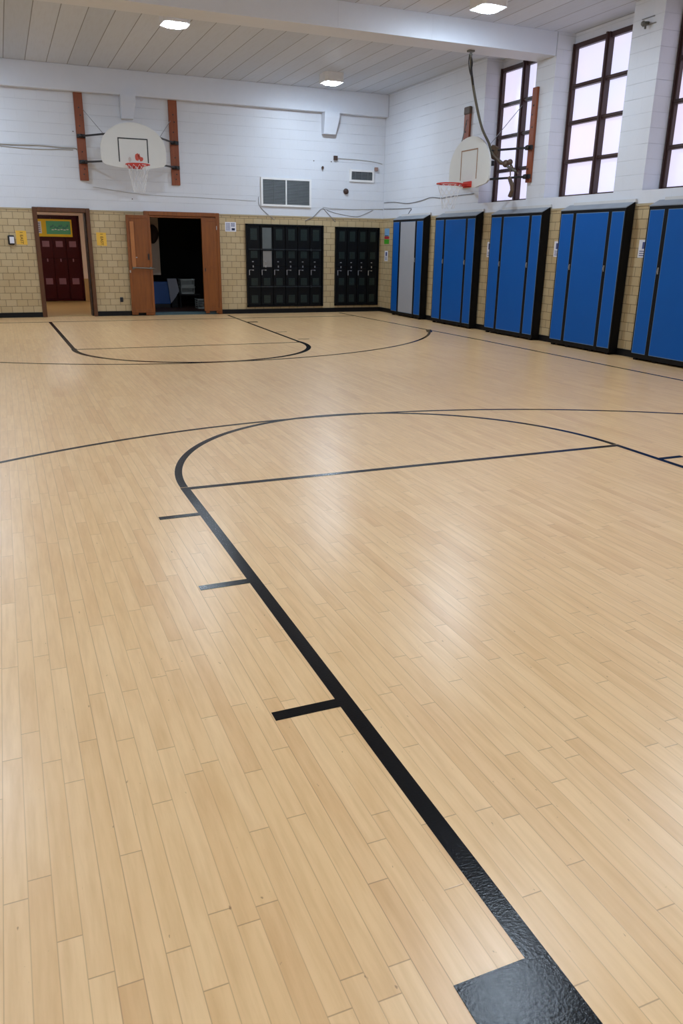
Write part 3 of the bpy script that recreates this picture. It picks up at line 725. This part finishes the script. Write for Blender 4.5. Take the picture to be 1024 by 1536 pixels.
# ------------------------------------------------------------------ blue folding table cabinets
CF = 8.585
CABS = [((16.0, 17.50), (16.34, 17.14), 'farthest wall cabinet, with a grey centre panel between blue ones', True),
        ((13.865, 15.47), (14.20, 15.07), 'black framed blue wall cabinet under the side hoop, second from the far corner', False),
        ((11.76, 13.33), (12.085, 12.945), 'black framed blue wall cabinet in the middle of the row, third from the far corner', False),
        ((9.735, 11.26), (10.065, 10.895), 'black framed blue wall cabinet, second from the right picture edge', False),
        ((7.72, 9.265), (8.05, 8.93), 'nearest blue wall cabinet, cut off by the right picture edge', False)]
def cabinet(ya, yb, p1, p2, label, greymid):
    t = thing('wall_cabinet', (CF, (ya+yb)/2, 0), label, 'cabinet', 'blue wall cabinets under the windows')
    zt = 2.145
    # carcass with sloped top
    m = MB()
    prof = [(CF+.02, .03), (R-.019, .03), (R-.019, 2.19), (CF+.02, zt-.005)]
    m.prism([(x, ya, z) for x, z in prof], (0, yb-ya, 0))
    part('body', m, 'blackm', t)
    m = MB()
    m.box((CF, ya, .03), (CF+.025, yb, .095)); m.box((CF, ya, 2.10), (CF+.025, yb, zt))
    m.box((CF, ya, .095), (CF+.025, ya+.022, 2.10)); m.box((CF, yb-.022, .095), (CF+.025, yb, 2.10))
    for p in (p1, p2): m.box((CF-.004, p-.034, .05), (CF+.025, p+.034, 2.10))
    part('front_frame', m, 'blackm', t)
    for k, (a, b) in enumerate(((ya+.022, p1-.034), (p1+.034, p2-.034), (p2+.034, yb-.022))):
        mm = 'grey' if (greymid and k == 1) else 'blue'
        dp = part('door_panel', MB().box((CF-.002, a+.008, .104), (CF+.022, b-.008, 2.093)), mm, t, ('grey centre panel' if mm == 'grey' else None), bevel=.002)
        part('edge_band', MB().box((CF-.001, a+.001, .097), (CF+.020, b-.001, 2.10)), 'edge', dp, 'thin pale edging')
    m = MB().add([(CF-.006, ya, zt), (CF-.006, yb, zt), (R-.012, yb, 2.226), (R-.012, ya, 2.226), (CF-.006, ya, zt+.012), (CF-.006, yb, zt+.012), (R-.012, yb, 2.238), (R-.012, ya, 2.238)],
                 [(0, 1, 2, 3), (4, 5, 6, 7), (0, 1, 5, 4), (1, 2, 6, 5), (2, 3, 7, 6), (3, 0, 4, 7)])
    part('sloped_top', m, 'dust_sheen', t, 'dusty grey sloped top with a painted-in pale blue reflection')
    m = MB().prism([(x, ya-.004, z) for x, z in [(CF, .03), (R-.02, .03), (R-.02, 2.235), (CF-.004, zt)]], (0, .01, 0))
    part('side_panel', m, 'blackm', t)
    part('flashing', MB().box((R-.03, ya-.01, 2.226), (R-.001, yb-.12, 2.272)), 'trimc', t, 'pale strip along the top against the wall')
    for p in (p1, p2):
        if greymid and p == p2: continue
        m = MB().box((CF-.012, p-.010, 1.235), (CF-.004, p+.010, 1.325)); m.tube([(CF-.010, p, 1.31), (CF-.022, p, 1.30), (CF-.022, p, 1.26), (CF-.010, p, 1.25)], .005, 6)
        part('latch', m, 'chrome', t, 'small silver latch')
    for y in (ya+.08, (ya+yb)/2-.3, (ya+yb)/2+.3, yb-.08):
        part('foot', MB().box((CF+.02, y-.03, 0), (CF+.07, y+.03, .03)), 'blackm', t)
for (a, b), (p1, p2), lab, g in CABS: cabinet(a, b, p1, p2, lab, g)

# ------------------------------------------------------------------ signs, papers, small fittings
def on_back(x, z, rot=0): return Matrix.Translation((x, D-.0065, z)) @ Matrix.Rotation(PI/2, 4, 'X') @ Matrix.Rotation(rot, 4, 'Z')
for x0, x1, z0, z1, lab in ((.335, .545, 1.48, 1.76, 'yellow paper sign reading 1 EAST, left of the hallway door'), (1.95, 2.155, 1.48, 1.755, 'yellow paper sign reading 1 EAST, right of the hallway door')):
    t = thing('paper_sign', ((x0+x1)/2, D, z0), lab, 'sign', 'yellow signs beside the hallway door')
    part('sheet', MB().prism([(x0, D-.004, z0+.01), (x1, D-.004, z0), (x1-.005, D-.004, z1-.004), (x0, D-.004, z1)], (0, .006, 0)), 'yellow', t)
    part('lettering', text_mb('1 EAST', .082, on_back((x0+x1)/2, (z0+z1)/2, -PI/2), .0008), 'ink', t)
t = thing('card_reader', (.235, D, 1.47), 'small black framed white box on the tan wall at the left', 'wall device')
part('case', MB().box((.17, D-.05, 1.475), (.30, D+.003, 1.665)), 'black', t, bevel=.02); part('front_plate', MB().box((.205, D-.056, 1.505), (.292, D-.05, 1.635)), 'white', t)
t = thing('paper_notice', (4.92, D, 1.83), 'white printed notice right of the storage doorway', 'notice')
part('sheet', MB().box((4.795, D-.004, 1.83), (5.05, D+.003, 2.035)), 'white', t)
m = MB()
for r_ in range(6): 
    for c_ in range(4): m.box((4.815+c_*.025, D-.006, 1.855+r_*.028), (4.833+c_*.025, D-.004, 1.870+r_*.028))
    if r_ > 2:
        for c_ in range(3): m.box((4.935+c_*.03, D-.006, 1.855+r_*.028), (4.957+c_*.03, D-.004, 1.874+r_*.028))
part('print', m, 'inkblue', t)
part('print', MB().box((4.945, D-.006, 1.855), (5.02, D-.004, 1.905)), 'navy', t, 'dark blue block')
t = thing('wall_outlet', (2.378, D, .30), 'dark blue outlet low on the tan wall left of the double door', 'outlet')
part('cover_plate', MB().box((2.345, D-.02, .30), (2.412, D, .40)), 'outlet', t, bevel=.006); part('socket', MB().box((2.362, D-.024, .315), (2.395, D-.02, .345)).box((2.362, D-.024, .355), (2.395, D-.02, .385)), 'black', t)
# papers on the window wall
def paper(y0, y1, z0, z1, lab, pr=True):
    t = thing('paper_notice', (R, (y0+y1)/2, z0), lab, 'notice', 'papers on the window wall')
    part('sheet', MB().box((R-.004, y0, z0), (R+.003, y1, z1)), 'white', t)
    if pr:
        m = MB().box((R-.006, y0+.03, z0+(z1-z0)*.5), (R-.004, (y0+y1)/2+.03, z1-.03))
        for k in range(3): m.box((R-.006, y0+.025, z0+.025+k*.03), (R-.004, y1-.025, z0+.037+k*.03))
        part('print', m, 'inkblue', t)
paper(18.10, 18.27, 1.22, 1.46, 'small white notice below the coloured sticker in the corner')
paper(15.62, 15.78, 1.40, 1.70, 'white paper edge between the farthest and second cabinets')
paper(13.52, 13.67, 1.39, 1.67, 'white paper between the second and third blue cabinets')
paper(11.42, 11.58, 1.43, 1.68, 'white paper between the third and fourth blue cabinets')
paper(9.36, 9.565, 1.45, 1.70, 'white printed paper left of the nearest blue cabinet')
t = thing('colored_poster', (R, 18.18, 1.62), 'blue, red and green sticker strip in the far right corner', 'poster')
part('blue_section', MB().box((R-.004, 18.05, 1.80), (R+.003, 18.31, 1.975)), 'skyp', t); part('red_section', MB().box((R-.004, 18.05, 1.735), (R-.001, 18.31, 1.79)), 'redp', t)
part('green_section', MB().box((R-.004, 18.06, 1.62), (R-.001, 18.32, 1.725)), 'greenp', t); part('print', MB().box((R-.006, 18.09, 1.80), (R-.004, 18.28, 1.815)), 'navy', t)

def cable(pts, r, mat, lab, k=6):
    pts = [((x, D+.005-r, z) if abs(y-(D-.01)) < .001 else (R+.005-r if abs(x-(R-.008)) < .001 else x, y, z)) for x, y, z in pts]
    P = spline(pts, k); single('cable', MB().tube(P, r, 6), mat, P[0], lab, 'cable', 'cables on the white walls', smooth=True)
Y = D-.01
cable([(L+.2, Y, 3.38), (-1.5, Y, 3.40), (.233, Y, 3.39), (.986, Y, 3.405), (1.37, Y, 3.39), (1.65, Y, 3.39), (1.70, Y, 3.36)], .013, 'cable', 'thick pale cable running left from the far hoop')
cable([(.0, Y, 3.36), (.3, Y, 3.352), (.601, Y, 3.338), (.98, Y, 3.334), (1.369, Y, 3.352), (1.62, Y, 3.355)], .009, 'cable', 'thinner sagging cable just below the thick pale one')
cable([(1.96, Y, 2.66), (3.0, Y, 2.55), (4.2, Y, 2.53), (5.54, Y, 2.50)], .004, 'cable', 'thin cable crossing the wall below the far hoop')
cable([(5.599, Y, 2.596), (5.61, Y, 2.42), (5.752, Y, 2.272), (5.975, Y-.006, 2.10)], .006, 'cable2', 'cable dropping from the large vent')
cable([(6.735, Y-.006, 2.109), (6.936, Y-.003, 2.203), (7.155, Y, 2.386), (7.275, Y, 2.316), (7.5, Y-.006, 2.10)], .007, 'cable2', 'peaked cable between the two locker banks')
cable([(7.28, Y, 2.362), (7.4, Y, 2.325), (7.619, Y, 2.281), (8.056, Y, 2.233), (8.32, Y, 2.316), (8.495, Y, 2.396)], .005, 'cable2', 'sagging cable above the narrow lockers')
cable([(7.17, Y-.016, 2.415), (7.791, Y, 2.39), (8.656, Y, 2.42), (8.74, Y, 2.42)], .006, 'cable', 'straight pale cable above the narrow lockers')
cable([(7.52, Y-.01, 3.502), (8.113, Y, 3.491), (8.497, Y, 3.467), (8.70, Y, 3.43)], .007, 'cable', 'cable from the small brown box to the corner')
X = R-.008
cable([(X, 18.40, 2.57), (X, 17.84, 2.561), (X, 17.143, 2.504), (X, 16.497, 2.534), (X, 16.042, 2.582), (X, 15.6, 2.548), (X, 15.046, 2.562), (X, 14.3, 2.57)], .008, 'cable2', 'wavy grey cable along the window wall')
cable([(X, 18.40, 2.425), (X, 17.474, 2.401), (X, 16.97, 2.39), (X, 17.02, 2.33), (X, 17.10, 2.27)], .007, 'cable2', 'short cable above the farthest cabinet, bent down at its end')
single('junction_box', MB().box((7.44, D-.05, 3.455), (7.53, D, 3.55)), 'brownbox', (7.48, D, 3.455), 'small square dark brown box on the far wall', 'wall box', bevel=.004)
single('wall_hook', MB().ball((7.165, D-.02, 3.28), .03).tube([(7.165, D-.02, 3.31), (7.165, D-.03, 3.24)], .018), 'brownbox', (7.165, D, 3.28), 'small dark knob on the far wall left of the brown box', 'hook')
t = thing('wall_bell', (7.766, D, 2.79), 'round dark bell on the far wall below the small vent', 'bell')
part('dome', MB().tube([(7.766, D, 2.79), (7.766, D-.03, 2.79), (7.766, D-.055, 2.79)], .06, 16, rs=[.065, .062, .04]), 'brownbox', t, smooth=True); part('mount', MB().box((7.72, D-.012, 2.745), (7.812, D+.006, 2.835)), 'black', t)
single('sensor_box', MB().box((8.50, D-.06, 3.27), (8.58, D+.008, 3.35)), 'pink', (8.54, D, 3.27), 'small pinkish sensor box right of the small vent', 'sensor', bevel=.01)
for (x, z) in ((1.655, 3.705), (6.949, 3.418), (7.387, 3.42), (2.76, 2.45)): single('wall_plug', MB().tube([(x, D+.006, z), (x, D-.008, z)], .012, 8), 'brownbox', (x, D, z), {1.655: 'tiny dark plug left of the far hoop post', 6.949: 'tiny dark plug above the large vent', 7.387: 'tiny dark plug just below left of the brown box', 2.76: 'tiny dark plug above the double door'}[x], 'wall plug')
t = thing('wall_bracket', (R, 9.93, 4.5), 'small metal bracket high on the pilaster between the second and third windows', 'bracket')
part('plate', MB().box((R-.012, 9.80, 4.55), (R+.006, 10.06, 4.56)).box((R-.012, 9.84, 4.64), (R+.006, 10.08, 4.65)), 'cable2', t)
part('fitting', MB().tube([(R, 9.95, 4.58), (R-.08, 9.95, 4.57)], .02).ball((R-.09, 9.95, 4.56), .035).tube([(R-.05, 9.95, 4.56), (R-.05, 9.95, 4.50)], .015), 'steel', t)

# ------------------------------------------------------------------ world, camera
wd = bpy.data.worlds.new('overcast'); scene.world = wd; wd.use_nodes = True
wd.node_tree.nodes['Background'].inputs[0].default_value = (.8, .86, 1.0, 1); wd.node_tree.nodes['Background'].inputs[1].default_value = .8

f_px = 1165.62; yaw, pitch, roll = .399170139, .328983285, -.0155522886
cy, sy, cp, sp = math.cos(yaw), math.sin(yaw), math.cos(pitch), math.sin(pitch)
fw_ = Vector((sy*cp, cy*cp, -sp)); rt_ = Vector((cy, -sy, 0)); dn = fw_.cross(rt_)
cr, sr = math.cos(roll), math.sin(roll)
r2 = rt_*cr + dn*sr; d2 = dn*cr - rt_*sr
cam = bpy.data.cameras.new('camera'); co = bpy.data.objects.new('camera', cam); COL.objects.link(co)
rot = Matrix((r2, -d2, -fw_)).transposed().to_4x4(); co.matrix_world = Matrix.Translation((0, 0, 1.54)) @ rot
cam.sensor_fit = 'VERTICAL'; cam.sensor_height = 24; cam.lens = f_px/1536*24; cam.clip_start = .05; cam.clip_end = 200
scene.camera = co
vs = scene.view_settings; vs.view_transform = 'Standard'; vs.look = 'None'; vs.gamma = 1; vs.exposure = 0.0
try: vs.use_curve_mapping = False
except Exception: pass
scene.cycles.max_bounces = 8; scene.cycles.diffuse_bounces = 6; scene.cycles.sample_clamp_indirect = 6
